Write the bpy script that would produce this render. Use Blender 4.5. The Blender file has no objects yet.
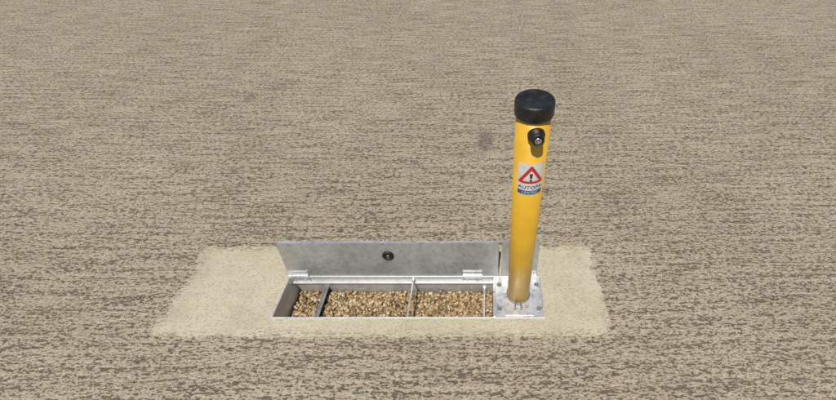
import bpy, bmesh, math, random
from mathutils import Vector, Matrix, noise
random.seed(4)
C = bpy.context
S = C.scene

# ------------------------------------------------------------ helpers
def link(ob):
    S.collection.objects.link(ob); return ob
def empty(name, loc=(0,0,0)):
    e = bpy.data.objects.new(name, None); e.location = loc; e.empty_display_size=.05
    return link(e)
def obj(name, bm, mat=None, parent=None, smooth=False, M=None):
    me = bpy.data.meshes.new(name)
    bmesh.ops.recalc_face_normals(bm, faces=bm.faces[:])
    if M is not None: bm.transform(M)
    bm.to_mesh(me); bm.free()
    if smooth:
        for p in me.polygons: p.use_smooth = True
    ob = bpy.data.objects.new(name, me); link(ob)
    if mat: me.materials.append(mat)
    if parent: ob.parent = parent
    return ob
def box(bm, x0,x1,y0,y1,z0,z1, bev=0.0008):
    r = bmesh.ops.create_cube(bm, size=1)
    vs = r['verts']
    for v in vs:
        v.co = Vector((x0+(v.co.x+.5)*(x1-x0), y0+(v.co.y+.5)*(y1-y0), z0+(v.co.z+.5)*(z1-z0)))
    if bev:
        es = list({e for v in vs for e in v.link_edges})
        bmesh.ops.bevel(bm, geom=es, offset=bev, segments=2, affect='EDGES', profile=.5)
def lathe(bm, prof, n=64, M=None, cap0=True, cap1=True):
    rings=[]
    for r,z in prof:
        rings.append([bm.verts.new((r*math.cos(2*math.pi*i/n), r*math.sin(2*math.pi*i/n), z)) for i in range(n)])
    for a,b in zip(rings, rings[1:]):
        for i in range(n):
            bm.faces.new((a[i],a[(i+1)%n],b[(i+1)%n],b[i]))
    if cap0: bm.faces.new(rings[0])
    if cap1: bm.faces.new(rings[-1])
    if M is not None:
        for rg in rings:
            for v in rg: v.co = M @ v.co

# node helpers
class NT:
    def __init__(s, name):
        s.m = bpy.data.materials.new(name); s.m.use_nodes=True
        s.t = s.m.node_tree; s.b = s.t.nodes['Principled BSDF']
        s.co = s.n('ShaderNodeTexCoord').outputs['Object']
    def n(s, typ, **kw):
        nd = s.t.nodes.new(typ)
        for k,v in kw.items(): setattr(nd,k,v)
        return nd
    def setin(s, sock, v):
        if isinstance(v, bpy.types.NodeSocket): s.t.links.new(v, sock)
        else: sock.default_value = v
    def map(s, v, sc=(1,1,1), loc=(0,0,0), rot=(0,0,0)):
        nd = s.n('ShaderNodeMapping'); s.setin(nd.inputs['Vector'], v)
        nd.inputs['Scale'].default_value=sc; nd.inputs['Location'].default_value=loc; nd.inputs['Rotation'].default_value=rot
        return nd.outputs[0]
    def noise(s, v, sc, det=4, ro=.55, dist=0, out='Fac'):
        nd = s.n('ShaderNodeTexNoise'); s.setin(nd.inputs['Vector'], v)
        nd.inputs['Scale'].default_value=sc; nd.inputs['Detail'].default_value=det
        nd.inputs['Roughness'].default_value=ro; nd.inputs['Distortion'].default_value=dist
        return nd.outputs[out]
    def vor(s, v, sc, feature='F1', out='Distance', rnd=1):
        nd = s.n('ShaderNodeTexVoronoi', feature=feature); s.setin(nd.inputs['Vector'], v)
        nd.inputs['Scale'].default_value=sc; nd.inputs['Randomness'].default_value=rnd
        return nd.outputs[out]
    def math(s, op, a, b=0.0, c=0.0, clamp=False):
        nd = s.n('ShaderNodeMath', operation=op, use_clamp=clamp)
        s.setin(nd.inputs[0],a); s.setin(nd.inputs[1],b); s.setin(nd.inputs[2],c)
        return nd.outputs[0]
    def rng(s, v, a, b, c=0.0, d=1.0, smooth=True):
        nd = s.n('ShaderNodeMapRange', interpolation_type='SMOOTHSTEP' if smooth else 'LINEAR')
        s.setin(nd.inputs[0], v)
        for i,x in zip((1,2,3,4),(a,b,c,d)): s.setin(nd.inputs[i], x)
        return nd.outputs[0]
    def mix(s, f, a, b, mode='MIX'):
        nd = s.n('ShaderNodeMix', data_type='RGBA', blend_type=mode)
        s.setin(nd.inputs[0], f)
        for i,x in ((6,a),(7,b)):
            if isinstance(x, tuple) and len(x)==3: x = x+(1,)
            s.setin(nd.inputs[i], x)
        return nd.outputs[2]
    def bump(s, h, dist, st=1.0, normal=None):
        nd = s.n('ShaderNodeBump'); s.setin(nd.inputs['Height'], h)
        nd.inputs['Distance'].default_value=dist; nd.inputs['Strength'].default_value=st
        if normal is not None: s.setin(nd.inputs['Normal'], normal)
        return nd.outputs[0]
    def sep(s, v):
        nd = s.n('ShaderNodeSeparateXYZ'); s.setin(nd.inputs[0], v); return nd.outputs
    def set(s, **kw):
        for k,v in kw.items(): s.setin(s.b.inputs[k.replace('_',' ')], v if not (isinstance(v,tuple) and len(v)==3) else v+(1,))
        return s.m

# ------------------------------------------------------------ geometry constants (metres)
BX0,BX1,BY0,BY1 = -.633,.159,.481,.622       # in-ground box
PX0,PX1,PY0,PY1 = -.95,.335,.428,.740        # concrete patch

def concrete(name, patch):
    t = NT(name); co = t.co
    A = t.map(co, (1,3.0,1), rot=(0,0,math.radians(1.0)))
    big = t.noise(co, 1.6, 3, .55)
    mid = t.noise(A, 5, 3, .6)
    n1 = t.noise(A, 50, 4, .68, .35)
    n2 = t.noise(t.map(co,(1,2.0,1),(3.1,1.7,0)), 125, 3, .62)
    rows = t.noise(t.map(co,(.07,1,0),rot=(0,0,math.radians(.6))), 66, 2, .5)
    fine = t.noise(co, 420, 2, .7)
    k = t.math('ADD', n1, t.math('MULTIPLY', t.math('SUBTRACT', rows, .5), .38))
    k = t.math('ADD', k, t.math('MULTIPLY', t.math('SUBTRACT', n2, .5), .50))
    dk = t.rng(k, .535, .645)                      # torn-open recesses, their groove shade painted into the colour
    dk2 = t.rng(n2, .56, .69)                      # small pits, shade likewise painted in
    lt = t.rng(k, .47, .34)                        # worn high spots
    if patch:
        x,y,z = t.sep(co)
        dx = t.math('MINIMUM', t.math('SUBTRACT', x, PX0), t.math('SUBTRACT', PX1+.02, x))
        dy = t.math('MINIMUM', t.math('SUBTRACT', y, PY0), t.math('SUBTRACT', PY1, y))
        d = t.math('ADD', t.math('MINIMUM', dx, dy), t.math('MULTIPLY', t.math('SUBTRACT', mid, .5), .05))
        edge = t.rng(d, .0, .03, .65, .14)
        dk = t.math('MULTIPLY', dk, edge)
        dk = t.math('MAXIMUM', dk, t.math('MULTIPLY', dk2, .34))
        base = t.mix(t.rng(big,.35,.65), (.485,.43,.30), (.545,.49,.36))
        m2 = t.noise(co, 9, 4, .62)
        base = t.mix(t.rng(m2,.45,.68,0,.6), base, (.40,.35,.24))
        base = t.mix(t.rng(n1,.5,.75,0,.5), base, (.64,.60,.49))
        base = t.mix(t.rng(fine,.35,.75,0,.6), base, (.32,.275,.19))
        col = t.mix(t.math('MULTIPLY', dk, .8), base, (.21,.17,.11))  # recess and pit shade painted into the patch colour
        h = t.math('ADD', t.math('MULTIPLY', dk, -1.0), t.math('MULTIPLY', fine, .30))
        h = t.math('ADD', h, t.math('MULTIPLY', m2, .8))
        nrm = t.bump(h, .0024)
    else:
        base = t.mix(t.rng(big,.35,.65), (.405,.338,.240), (.465,.392,.282))
        base = t.mix(t.rng(mid,.35,.7,0,.45), base, (.35,.288,.20))
        base = t.mix(t.math('MULTIPLY', lt, .55), base, (.60,.53,.41))
        base = t.mix(t.rng(fine,.35,.75,0,.6), base, (.26,.215,.15))
        x,y,z = t.sep(co)
        def stain(px,py,rx,ry,base,amt):
            ex = t.math('DIVIDE', t.math('SUBTRACT', x, px), rx); ey = t.math('DIVIDE', t.math('SUBTRACT', y, py), ry)
            rr = t.math('ADD', t.math('MULTIPLY', ex, ex), t.math('MULTIPLY', ey, ey))
            rr = t.math('ADD', rr, t.math('MULTIPLY', t.math('SUBTRACT', n1, .5), 1.6))
            return t.mix(t.rng(rr, .3, 1.6, amt, 0), base, (.15,.125,.105))
        base = stain(-.020,1.33,.034,.072,base,.62)
        base = stain(.31,2.15,.03,.05,base,.35)
        base = stain(-1.25,1.7,.03,.05,base,.4)
        # mortar smears around the patch
        dx = t.math('MAXIMUM', t.math('SUBTRACT', PX0, x), t.math('SUBTRACT', x, PX1+.006))
        dy = t.math('MAXIMUM', t.math('SUBTRACT', PY0, y), t.math('SUBTRACT', y, PY1))
        d = t.math('ADD', t.math('MAXIMUM', dx, dy), t.math('MULTIPLY', t.math('SUBTRACT', n1, .5), .05))
        sm = t.rng(d, -.004, .010, .7, 0)
        base = t.mix(sm, base, (.48,.43,.31))
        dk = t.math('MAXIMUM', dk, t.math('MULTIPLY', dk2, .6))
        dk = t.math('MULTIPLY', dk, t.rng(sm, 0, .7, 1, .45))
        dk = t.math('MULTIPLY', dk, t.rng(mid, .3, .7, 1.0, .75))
        col = t.mix(t.math('MULTIPLY', dk, .84), base, (.115,.085,.057))  # groove shade painted into base colour, on top of the bump
        h = t.math('ADD', t.math('MULTIPLY', dk, -1.0), t.math('MULTIPLY', fine, .3))
        h = t.math('ADD', h, t.math('MULTIPLY', k, -1.6))
        nrm = t.bump(h, .0034)
    return t.set(Base_Color=col, Roughness=.93, Normal=nrm, Specular_IOR_Level=.25)

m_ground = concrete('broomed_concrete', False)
m_patch = concrete('mortar_patch', True)

def galv(name, c0, c1, rough=.42, metal=.75, dirt=.35, seed=0):
    t = NT(name); co = t.map(t.co, loc=(seed,seed*.7,seed*.3))
    wv = t.noise(co, 30, 2, .5, out='Color')
    nd = t.n('ShaderNodeVectorMath', operation='MULTIPLY_ADD')
    t.setin(nd.inputs[0], wv); nd.inputs[1].default_value=(.02,.02,.02); t.setin(nd.inputs[2], co)
    sp = t.sep(t.vor(nd.outputs[0], 85, out='Color'))[0]
    cl = t.noise(co, 11, 5, .6)
    f = t.math('ADD', t.math('MULTIPLY', sp, .45), t.math('MULTIPLY', t.rng(cl,.3,.7), .55))
    col = t.mix(f, c0, c1)
    streak = t.noise(t.map(co,(60,60,6)), 1, 4, .6)
    col = t.mix(t.rng(streak,.5,.8,0,dirt), col, (.22,.20,.17))
    spots = t.rng(t.noise(co, 70, 3, .6), .62,.70, 0, dirt)
    col = t.mix(spots, col, (.17,.15,.12))
    r = t.math('ADD', rough-.08, t.math('MULTIPLY', f, .18))
    return t.set(Base_Color=col, Metallic=metal, Roughness=r, Normal=t.bump(t.math('ADD', t.math('MULTIPLY',sp,.3), cl), .0006))
m_galv  = galv('galvanised_steel', (.50,.505,.50), (.70,.705,.70), .45, .55)
m_lid   = galv('galvanised_lid', (.39,.39,.375), (.58,.58,.56), .42, .65, .35, 3.1)
m_plate = galv('galvanised_base_plate', (.58,.585,.59), (.86,.86,.86), .34, .6, .8, 7.7)
m_dull  = galv('dull_zinc', (.22,.22,.22), (.34,.34,.34), .55, .6, .5, 1.2)

t = NT('yellow_powder_coat')
c = t.mix(t.rng(t.noise(t.co, 14, 4, .6),.35,.7), (.70,.40,.026), (.62,.345,.020))
c = t.mix(t.rng(t.noise(t.map(t.co,(1,1,.3)), 120, 3, .6),.66,.76,0,.5), c, (.35,.2,.05))
z = t.sep(t.co)[2]
c = t.mix(t.math('MULTIPLY', t.rng(z,.02,.0,0,.6), t.noise(t.co, 60,4,.6)), c, (.30,.22,.12))
m_yel = t.set(Base_Color=c, Roughness=t.rng(t.noise(t.co,40,3),.3,.7,.30,.44), Normal=t.bump(t.noise(t.co,420,2),.0003))

t = NT('black_plastic')
c = t.mix(t.rng(t.noise(t.co, 60, 5, .65),.45,.75), (.010,.009,.009), (.032,.029,.026))
m_blk = t.set(Base_Color=c, Roughness=t.rng(t.noise(t.co,30,3),.3,.7,.34,.5), Normal=t.bump(t.noise(t.co,500,2),.0004))
t = NT('lock_brass'); m_lock = t.set(Base_Color=(.55,.50,.42), Metallic=1.0, Roughness=t.rng(t.noise(t.co,90,3),.3,.7,.2,.4))
def paint(name, c, c2):
    t = NT(name); return t.set(Base_Color=t.mix(t.rng(t.noise(t.co,90,4),.4,.7), c, c2), Roughness=.35)
m_white = paint('sticker_white', (.76,.74,.71), (.66,.64,.60))
m_red   = paint('sticker_red', (.62,.03,.03), (.52,.03,.03))
m_blue  = paint('sticker_blue', (.03,.085,.20), (.045,.11,.24))
m_ink   = paint('sticker_black', (.05,.02,.02), (.07,.03,.03))

# ------------------------------------------------------------ ground with a hole for the box
bm = bmesh.new()
R = 150
o = [bm.verts.new(p) for p in ((-R,-R,0),(R,-R,0),(R,R,0),(-R,R,0))]
i_ = [bm.verts.new(p) for p in ((BX0+.001,BY0+.001,0),(BX1-.001,BY0+.001,0),(BX1-.001,BY1-.001,0),(BX0+.001,BY1-.001,0))]
for k in range(4):
    bm.faces.new((o[k],o[(k+1)%4],i_[(k+1)%4],i_[k]))
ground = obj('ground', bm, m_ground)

# concrete patch (slightly proud, ragged outline)
bm = bmesh.new()
loop=[]
def rag(x,y,amp=.010):
    v = Vector((x*14,y*14,0)); w2=Vector((x*70,y*70,3))
    return amp*noise.noise(v)*1.4 + amp*.55*noise.noise(w2)
def side(a,b,nrm,n):
    for k in range(n):
        f=k/n; x=a[0]+(b[0]-a[0])*f; y=a[1]+(b[1]-a[1])*f
        r=rag(x,y, .018 if abs(nrm[0]) else .005)
        loop.append((x+nrm[0]*r, y+nrm[1]*r))
side((PX0,PY0),(PX1,PY0),(0,-1),320); side((PX1,PY0),(PX1,PY1),(1,0),90)
side((PX1,PY1),(PX0,PY1),(0,1),320); side((PX0,PY1),(PX0,PY0),(-1,0),90)
vo=[bm.verts.new((x,y,.0035)) for x,y in loop]
vi=[bm.verts.new(p) for p in ((BX0+.001,BY0+.001,.0035),(BX1-.001,BY0+.001,.0035),(BX1-.001,BY1-.001,.0035),(BX0+.001,BY1-.001,.0035))]
es=[bm.edges.new((vo[k],vo[(k+1)%len(vo)])) for k in range(len(vo))]
es+=[bm.edges.new((vi[k],vi[(k+1)%4])) for k in range(4)]
bmesh.ops.triangle_fill(bm, edges=es, use_beauty=True)
vb=[bm.verts.new((v.co.x+(.001 if v.co.x>0 else -.001),v.co.y,-.0005)) for v in vo]
for k in range(len(vo)):
    bm.faces.new((vo[k],vo[(k+1)%len(vo)],vb[(k+1)%len(vo)],vb[k]))
patch = obj('concrete_patch', bm, m_patch)
if patch.data.polygons[0].normal.z<0:
    patch.data.flip_normals()

# ------------------------------------------------------------ steel box
root = empty('steel_ground_box', (0,0,0))
T=.004; ZT=.0065; ZB=-.095
bm = bmesh.new()
box(bm, BX0,BX1,BY0,BY0+T,ZB,ZT)
box(bm, BX0,BX1,BY1-T,BY1,ZB,ZT)
box(bm, BX0,BX0+T,BY0+T,BY1-T,ZB,ZT)
box(bm, BX1-T,BX1,BY0+T,BY1-T,ZB,ZT)
obj('walls', bm, m_galv, root)
bm = bmesh.new()   # inner seat strip the lid closes onto
box(bm, BX0+T,.010,BY1-T-.008,BY1-T,-.022,-.019,.0005)
obj('lid_seat', bm, m_galv, root)
bm = bmesh.new()
box(bm, .010,.016,BY0+T,BY1-T,ZB,ZT-.001)
obj('divider', bm, m_plate, root)
bm = bmesh.new()
box(bm, BX0+T,BX1-T,BY0+T,BY1-T,ZB-.003,ZB,0)
obj('box_floor', bm, m_dull, root)
# cradle bars / tie rods across the box
RY = Matrix.Rotation(math.radians(-90),4,'X')  # local z -> +y
def rod(name,x,z,r,mat):
    bm=bmesh.new()
    lathe(bm,[(r,BY0+T),(r,BY1-T)],24,Matrix.Translation((x,0,z))@RY)
    for y0_,y1_ in ((BY0+T,BY0+T+.004),(BY1-T-.004,BY1-T)):
        lathe(bm,[(r*1.9,y0_),(r*1.9,y1_)],6,Matrix.Translation((x,0,z))@RY)
    obj(name,bm,mat,root)
rod('tie_rod_1',-.243,-.010,.0030,m_plate)
rod('tie_rod_2',-.018,-.060,.0032,m_plate)
bm=bmesh.new()
box(bm,-.536,-.532,BY0+T,BY1-T,-.080,-.048)
box(bm,-.532,-.524,BY0+T+.001,BY1-T-.001,-.053,-.050)
obj('cradle_angle',bm,m_dull,root)
# base plate
bm = bmesh.new()
box(bm, .016,BX1-T,BY0+T,BY1-T,-.002,.003)
obj('base_plate', bm, m_plate, root)
# raised pressing + U bracket in front of the post, bolts
bm = bmesh.new()
box(bm, .045,.128,BY0+.007,BY0+.019,.003,.0065,.0015)
obj('pressed_bar', bm, m_plate, root)
bm = bmesh.new()
for x in (.074,.092): box(bm, x-.002,x+.002,BY0+.024,BY0+.050,.003,.016,.0008)
box(bm, .076,.090,BY0+.040,BY0+.048,.003,.012,.001)
obj('hinge_bracket', bm, m_dull, root)
bm = bmesh.new()
for (x,y) in ((.028,BY0+.030),(.028,BY1-.030),(.144,BY0+.030),(.144,BY1-.030)):
    lathe(bm, [(.0075,0),(.0075,.0012),(.0068,.0016)], 24, Matrix.Translation((x,y,.003)))
    lathe(bm, [(.0048,.0016),(.0048,.0055),(.0042,.006)], 6, Matrix.Translation((x,y,.003)))
obj('bolts', bm, m_dull, root)

# main lid (leaning back about the rear edge)
LEAN = math.radians(12)
def lidM(x): return Matrix.Translation((x,BY1+.001,.0075)) @ Matrix.Rotation(-LEAN,4,'X')
LH=.133
bm = bmesh.new()
box(bm, BX0-.001,.026,0,.003,0,LH,.0008)
for v in bm.verts:     # sheet very slightly out of square
    if v.co.z>LH*.5: v.co.z += .004*(v.co.x-BX0)/.66-.002
obj('lid', bm, m_lid, root, M=lidM(0))
bm = bmesh.new()   # folded stiffening lips on the back
box(bm, BX0+.004,.022,.003,.014,LH-.006,LH-.003,.0005)
box(bm, BX0-.001,BX0+.002,.003,.014,.004,LH-.007,.0005)
box(bm, .023,.026,.003,.014,.004,LH-.007,.0005)
obj('lid_lips', bm, m_plate, root, M=lidM(0))
RX = Matrix.Rotation(math.radians(90),4,'X')   # local z -> -y
ML = lidM(-.308) @ Matrix.Translation((0,-.0003,.084)) @ RX
bm = bmesh.new()
lathe(bm, [(.0175,-.001),(.0175,.003),(.0150,.0045),(.0105,.0045),(.0095,.001)], 40, ML)
obj('lid_lock_ring', bm, m_blk, root, True)
bm = bmesh.new()
lathe(bm, [(.0040,-.001),(.0040,.003),(.0035,.0035)], 24, ML)
obj('lid_lock_pin', bm, m_dull, root, True)
# small lid behind the post
bm = bmesh.new()
box(bm, .036,.147,0,.003,0,LH+.006,.0008)
box(bm, .038,.145,.003,.014,LH,LH+.003,.0005)
obj('post_lid', bm, m_lid, root, M=lidM(0))
# hinges
for k,x in enumerate((-.600,-.055,.125)):
    w=.030 if k<2 else .02
    bm = bmesh.new()
    box(bm, x-w,x+w,-.0028,-.0003,.002,.020,.0006)
    obj('hinge_leaf_%d'%(k+1), bm, m_plate, root, M=lidM(0))
    bm = bmesh.new()
    n=5
    for j in range(n):
        a=x-w+2*w*j/n+.0006; b=x-w+2*w*(j+1)/n-.0006
        lathe(bm, [(.0045,a),(.0045,b)], 20, Matrix.Translation((0,BY1-.003,.0105)) @ Matrix.Rotation(math.radians(90),4,'Y'))
    box(bm, x-w,x+w,BY1-T-.0025,BY1-T-.0003,-.018,.004,.0006)
    for s_ in (-.55,.55):
        lathe(bm, [(.0032,0),(.0028,.0014)], 16, Matrix.Translation((x+w*s_,BY1-T-.0025,-.008)) @ RX)
    obj('hinge_knuckle_%d'%(k+1), bm, m_plate, root)

# ------------------------------------------------------------ gravel (one mesh of pebbles)
t = NT('gravel_stone')
geo = t.n('ShaderNodeNewGeometry').outputs['Random Per Island']
cr = t.n('ShaderNodeValToRGB'); t.setin(cr.inputs[0], geo); cr.color_ramp.interpolation='CONSTANT'
pal=[(0,(.33,.22,.09)),(.15,(.45,.32,.15)),(.32,(.20,.13,.065)),(.46,(.56,.44,.26)),(.57,(.38,.26,.11)),(.72,(.62,.54,.40)),(.80,(.09,.065,.045)),(.90,(.48,.36,.18))]
e=cr.color_ramp.elements
while len(e)>1: e.remove(e[-1])
e[0].position=0; e[0].color=pal[0][1]+(1,)
for p,c_ in pal[1:]:
    q=e.new(p); q.color=c_+(1,)
col=t.mix(t.rng(t.noise(t.co,260,4,.6),.35,.7,0,.45), cr.outputs[0], (.21,.14,.075))
m_grav=t.set(Base_Color=col, Roughness=.6, Normal=t.bump(t.noise(t.co,500,3),.0008))
bm = bmesh.new()
tmp = bmesh.new(); bmesh.ops.create_icosphere(tmp, subdivisions=2, radius=1)
tv=[v.co.copy() for v in tmp.verts]; tf=[[v.index for v in f.verts] for f in tmp.faces]; tmp.free()
def pebble(x,y,z,r):
    M = Matrix.Rotation(random.random()*6.28,3,'Z') @ Matrix.Rotation(random.uniform(-.5,.5),3,'X')
    sx,sy,sz = r*random.uniform(.85,1.4), r*random.uniform(.75,1.05), r*random.uniform(.55,.85)
    off=Vector((random.random()*99,)*3)
    vs=[]
    for v in tv:
        q = v*(1+.28*noise.noise(v*1.3+off))
        q = M @ Vector((q.x*sx,q.y*sy,q.z*sz))
        vs.append(bm.verts.new((x+q.x,y+q.y,z+q.z)))
    for f in tf: bm.faces.new([vs[i] for i in f])
gx0,gx1,gy0,gy1=BX0+T+.002,.009,BY0+T+.002,BY1-T-.002
for layer in range(2):
    for k in range(2300 if layer==0 else 1100):
        r=random.choice((.0028,.0034,.004,.0047,.0062))
        x=random.uniform(gx0+r,gx1-r); y=random.uniform(gy0+r,gy1-r)
        if abs(x+.534)<r+.002: continue
        z=-.079+layer*.006+.004*noise.noise(Vector((x*12,y*12,0)))+random.uniform(-.002,.002)
        pebble(x,y,z,r)
me_bed = obj('gravel', bm, m_grav, None, True)
t = NT('gravel_sand'); m_sand=t.set(Base_Color=t.mix(t.noise(t.co,300,3),(.07,.045,.028),(.18,.12,.065)),Roughness=.95)
bm = bmesh.new(); box(bm, BX0+T,.010,BY0+T,BY1-T,ZB+.001,-.082,0)
obj('gravel_bed', bm, m_sand, me_bed)

# ------------------------------------------------------------ bollard
PR=.0322; PXc,PYc=.0855,.560
H=.641
post = empty('security_bollard', (PXc,PYc,.003)); post.rotation_euler=(0,math.radians(-.65),0)
bm = bmesh.new()
lathe(bm, [(PR-.0012,0),(PR,.0012),(PR,H)], 96)
obj('tube', bm, m_yel, post, True)
bm = bmesh.new()
lathe(bm, [(PR+.001,0),(PR+.003,.0005),(PR+.0035,.003),(PR+.0005,.005)], 64)
obj('weld_bead', bm, m_dull, post, True)
bm = bmesh.new()
r=PR+.0034
prof=[(r-.001,-.002),(r,0),(r,.020)]
for k in range(1,9):
    a=k/8*math.pi/2; prof.append((r-.005+.005*math.cos(a), .021+.006*math.sin(a)))
prof+=[(r-.0085,.0266),(r-.0105,.0252),(.010,.0252),(.002,.0254)]
lathe(bm, prof, 96, Matrix.Translation((0,0,H-.002)))
obj('cap', bm, m_blk, post, True)
# lock: barrel pointing at the camera side
ang=math.radians(-84)
def outM(z, a, rad=PR): 
    return Matrix.Translation((0,0,z)) @ Matrix.Rotation(a,4,'Z') @ Matrix.Translation((rad,0,0)) @ Matrix.Rotation(math.radians(90),4,'Y')
bm = bmesh.new()
lathe(bm, [(.0155,-.004),(.0155,.003),(.0140,.005),(.0125,.0055),(.0118,.014),(.0108,.0165),(.0078,.017),(.0072,.0150)], 48, outM(.612,ang))
obj('lock_housing', bm, m_blk, post, True)
bm = bmesh.new()
lathe(bm, [(.0066,.006),(.0066,.0185),(.0058,.0195),(.0030,.0195),(.0026,.0175)], 36, outM(.612,ang))
obj('lock_barrel', bm, m_lock, post, True)
# sticker wrapped round the tube
sa=math.radians(-88); sz=.503
def wrap(u,v,lift): 
    a=sa+u/PR; return Vector(((PR+lift)*math.cos(a),(PR+lift)*math.sin(a),sz+v))
def wrapped(name, polys, mat, lift, cell=.002):
    bm = bmesh.new()
    for P in polys:
        vs=[bm.verts.new((x,y,0)) for x,y in P]; bm.faces.new(vs)
    xs=[v.co.x for v in bm.verts]; x=min(xs)+cell
    while x<max(xs)-1e-5:
        bmesh.ops.bisect_plane(bm, geom=bm.verts[:]+bm.edges[:]+bm.faces[:], plane_co=(x,0,0), plane_no=(1,0,0)); x+=cell
    for v in bm.verts: v.co = wrap(v.co.x,v.co.y,lift)
    return obj(name,bm,mat,post)
def rrect(w,h,r,cy=0):
    P=[]
    for cx,cyy,a0 in ((w/2-r,h/2-r,0),(-w/2+r,h/2-r,90),(-w/2+r,-h/2+r,180),(w/2-r,-h/2+r,270)):
        for k in range(6):
            a=math.radians(a0+18*k); P.append((cx+r*math.cos(a),cy+cyy+r*math.sin(a)))
    return P
wrapped('sticker_backing',[rrect(.056,.084,.005)],m_white,.0004)
def tri(s,cy,r):
    P=[]
    for k in range(3):
        a=math.radians(90+120*k); cx=(s-r*2)*math.cos(a); cy2=cy+(s-r*2)*math.sin(a)
        for j in range(5):
            b=a+math.radians(-60+30*j); P.append((cx+r*math.cos(b),cy2+r*math.sin(b)))
    return P
wrapped('sticker_triangle',[tri(.0325,.007,.003)],m_red,.0007)
wrapped('sticker_triangle_inner',[tri(.0195,.007,.0015)],m_white,.0010)
wrapped('sticker_exclamation',[[(-.0034,.0175),(.0034,.0175),(.0018,.0045),(-.0018,.0045)],[(.0027*math.cos(k_*.785),0+.0027*math.sin(k_*.785)) for k_ in range(8)]],m_ink,.0013)
wrapped('sticker_blue_band',[rrect(.053,.011,.001,-.0345)],m_blue,.0007)
def wtext(name,s,size,cy,mat,lift,off=.0):
    cu=bpy.data.curves.new(name,'FONT'); cu.body=s; cu.size=size; cu.align_x='CENTER'; cu.align_y='CENTER'; cu.resolution_u=2; cu.offset=off; cu.space_character=1.04
    o_=bpy.data.objects.new(name,cu); link(o_)
    C.view_layer.update()
    me=bpy.data.meshes.new_from_object(o_.evaluated_get(C.evaluated_depsgraph_get()))
    bpy.data.objects.remove(o_); me.materials.clear(); me.materials.append(mat)
    for v in me.vertices: v.co=wrap(v.co.x,v.co.y+cy,lift)
    n=bpy.data.objects.new(name,me); link(n); n.parent=post
wtext('sticker_title','AUTOPA',.0125,-.0208,m_blue,.0009,.00025)
wtext('sticker_caption','LIMITED',.0088,-.0345,m_white,.0010)

# ------------------------------------------------------------ light
el=math.radians(66); az=math.atan2(-1,-.20)
d=Vector((math.cos(az)*math.cos(el), math.sin(az)*math.cos(el), math.sin(el)))
sun=bpy.data.lights.new('sun','SUN'); sun.energy=4.1; sun.angle=math.radians(.5); sun.color=(1,.95,.87)
so=bpy.data.objects.new('sun',sun); link(so); so.rotation_euler=d.to_track_quat('Z','Y').to_euler()
w=bpy.data.worlds.new('World'); S.world=w; w.use_nodes=True
nt=w.node_tree; sky=nt.nodes.new('ShaderNodeTexSky'); sky.sky_type='NISHITA'; sky.sun_disc=False
sky.sun_elevation=el; sky.sun_rotation=math.atan2(d.x,d.y)
bg=nt.nodes['Background']; bg.inputs[1].default_value=.085; nt.links.new(sky.outputs[0],bg.inputs[0])

# ------------------------------------------------------------ camera
cam=bpy.data.cameras.new('camera'); co=bpy.data.objects.new('camera',cam); link(co)
co.location=(0,0,1.0); co.rotation_euler=(math.radians(90-46.2),0,0)
cam.sensor_width=36; cam.lens=36*364/836; cam.shift_x=-72/836; cam.clip_start=.01; cam.clip_end=1000
S.camera=co
S.view_settings.view_transform='Standard'; S.view_settings.look='None'; S.view_settings.exposure=0
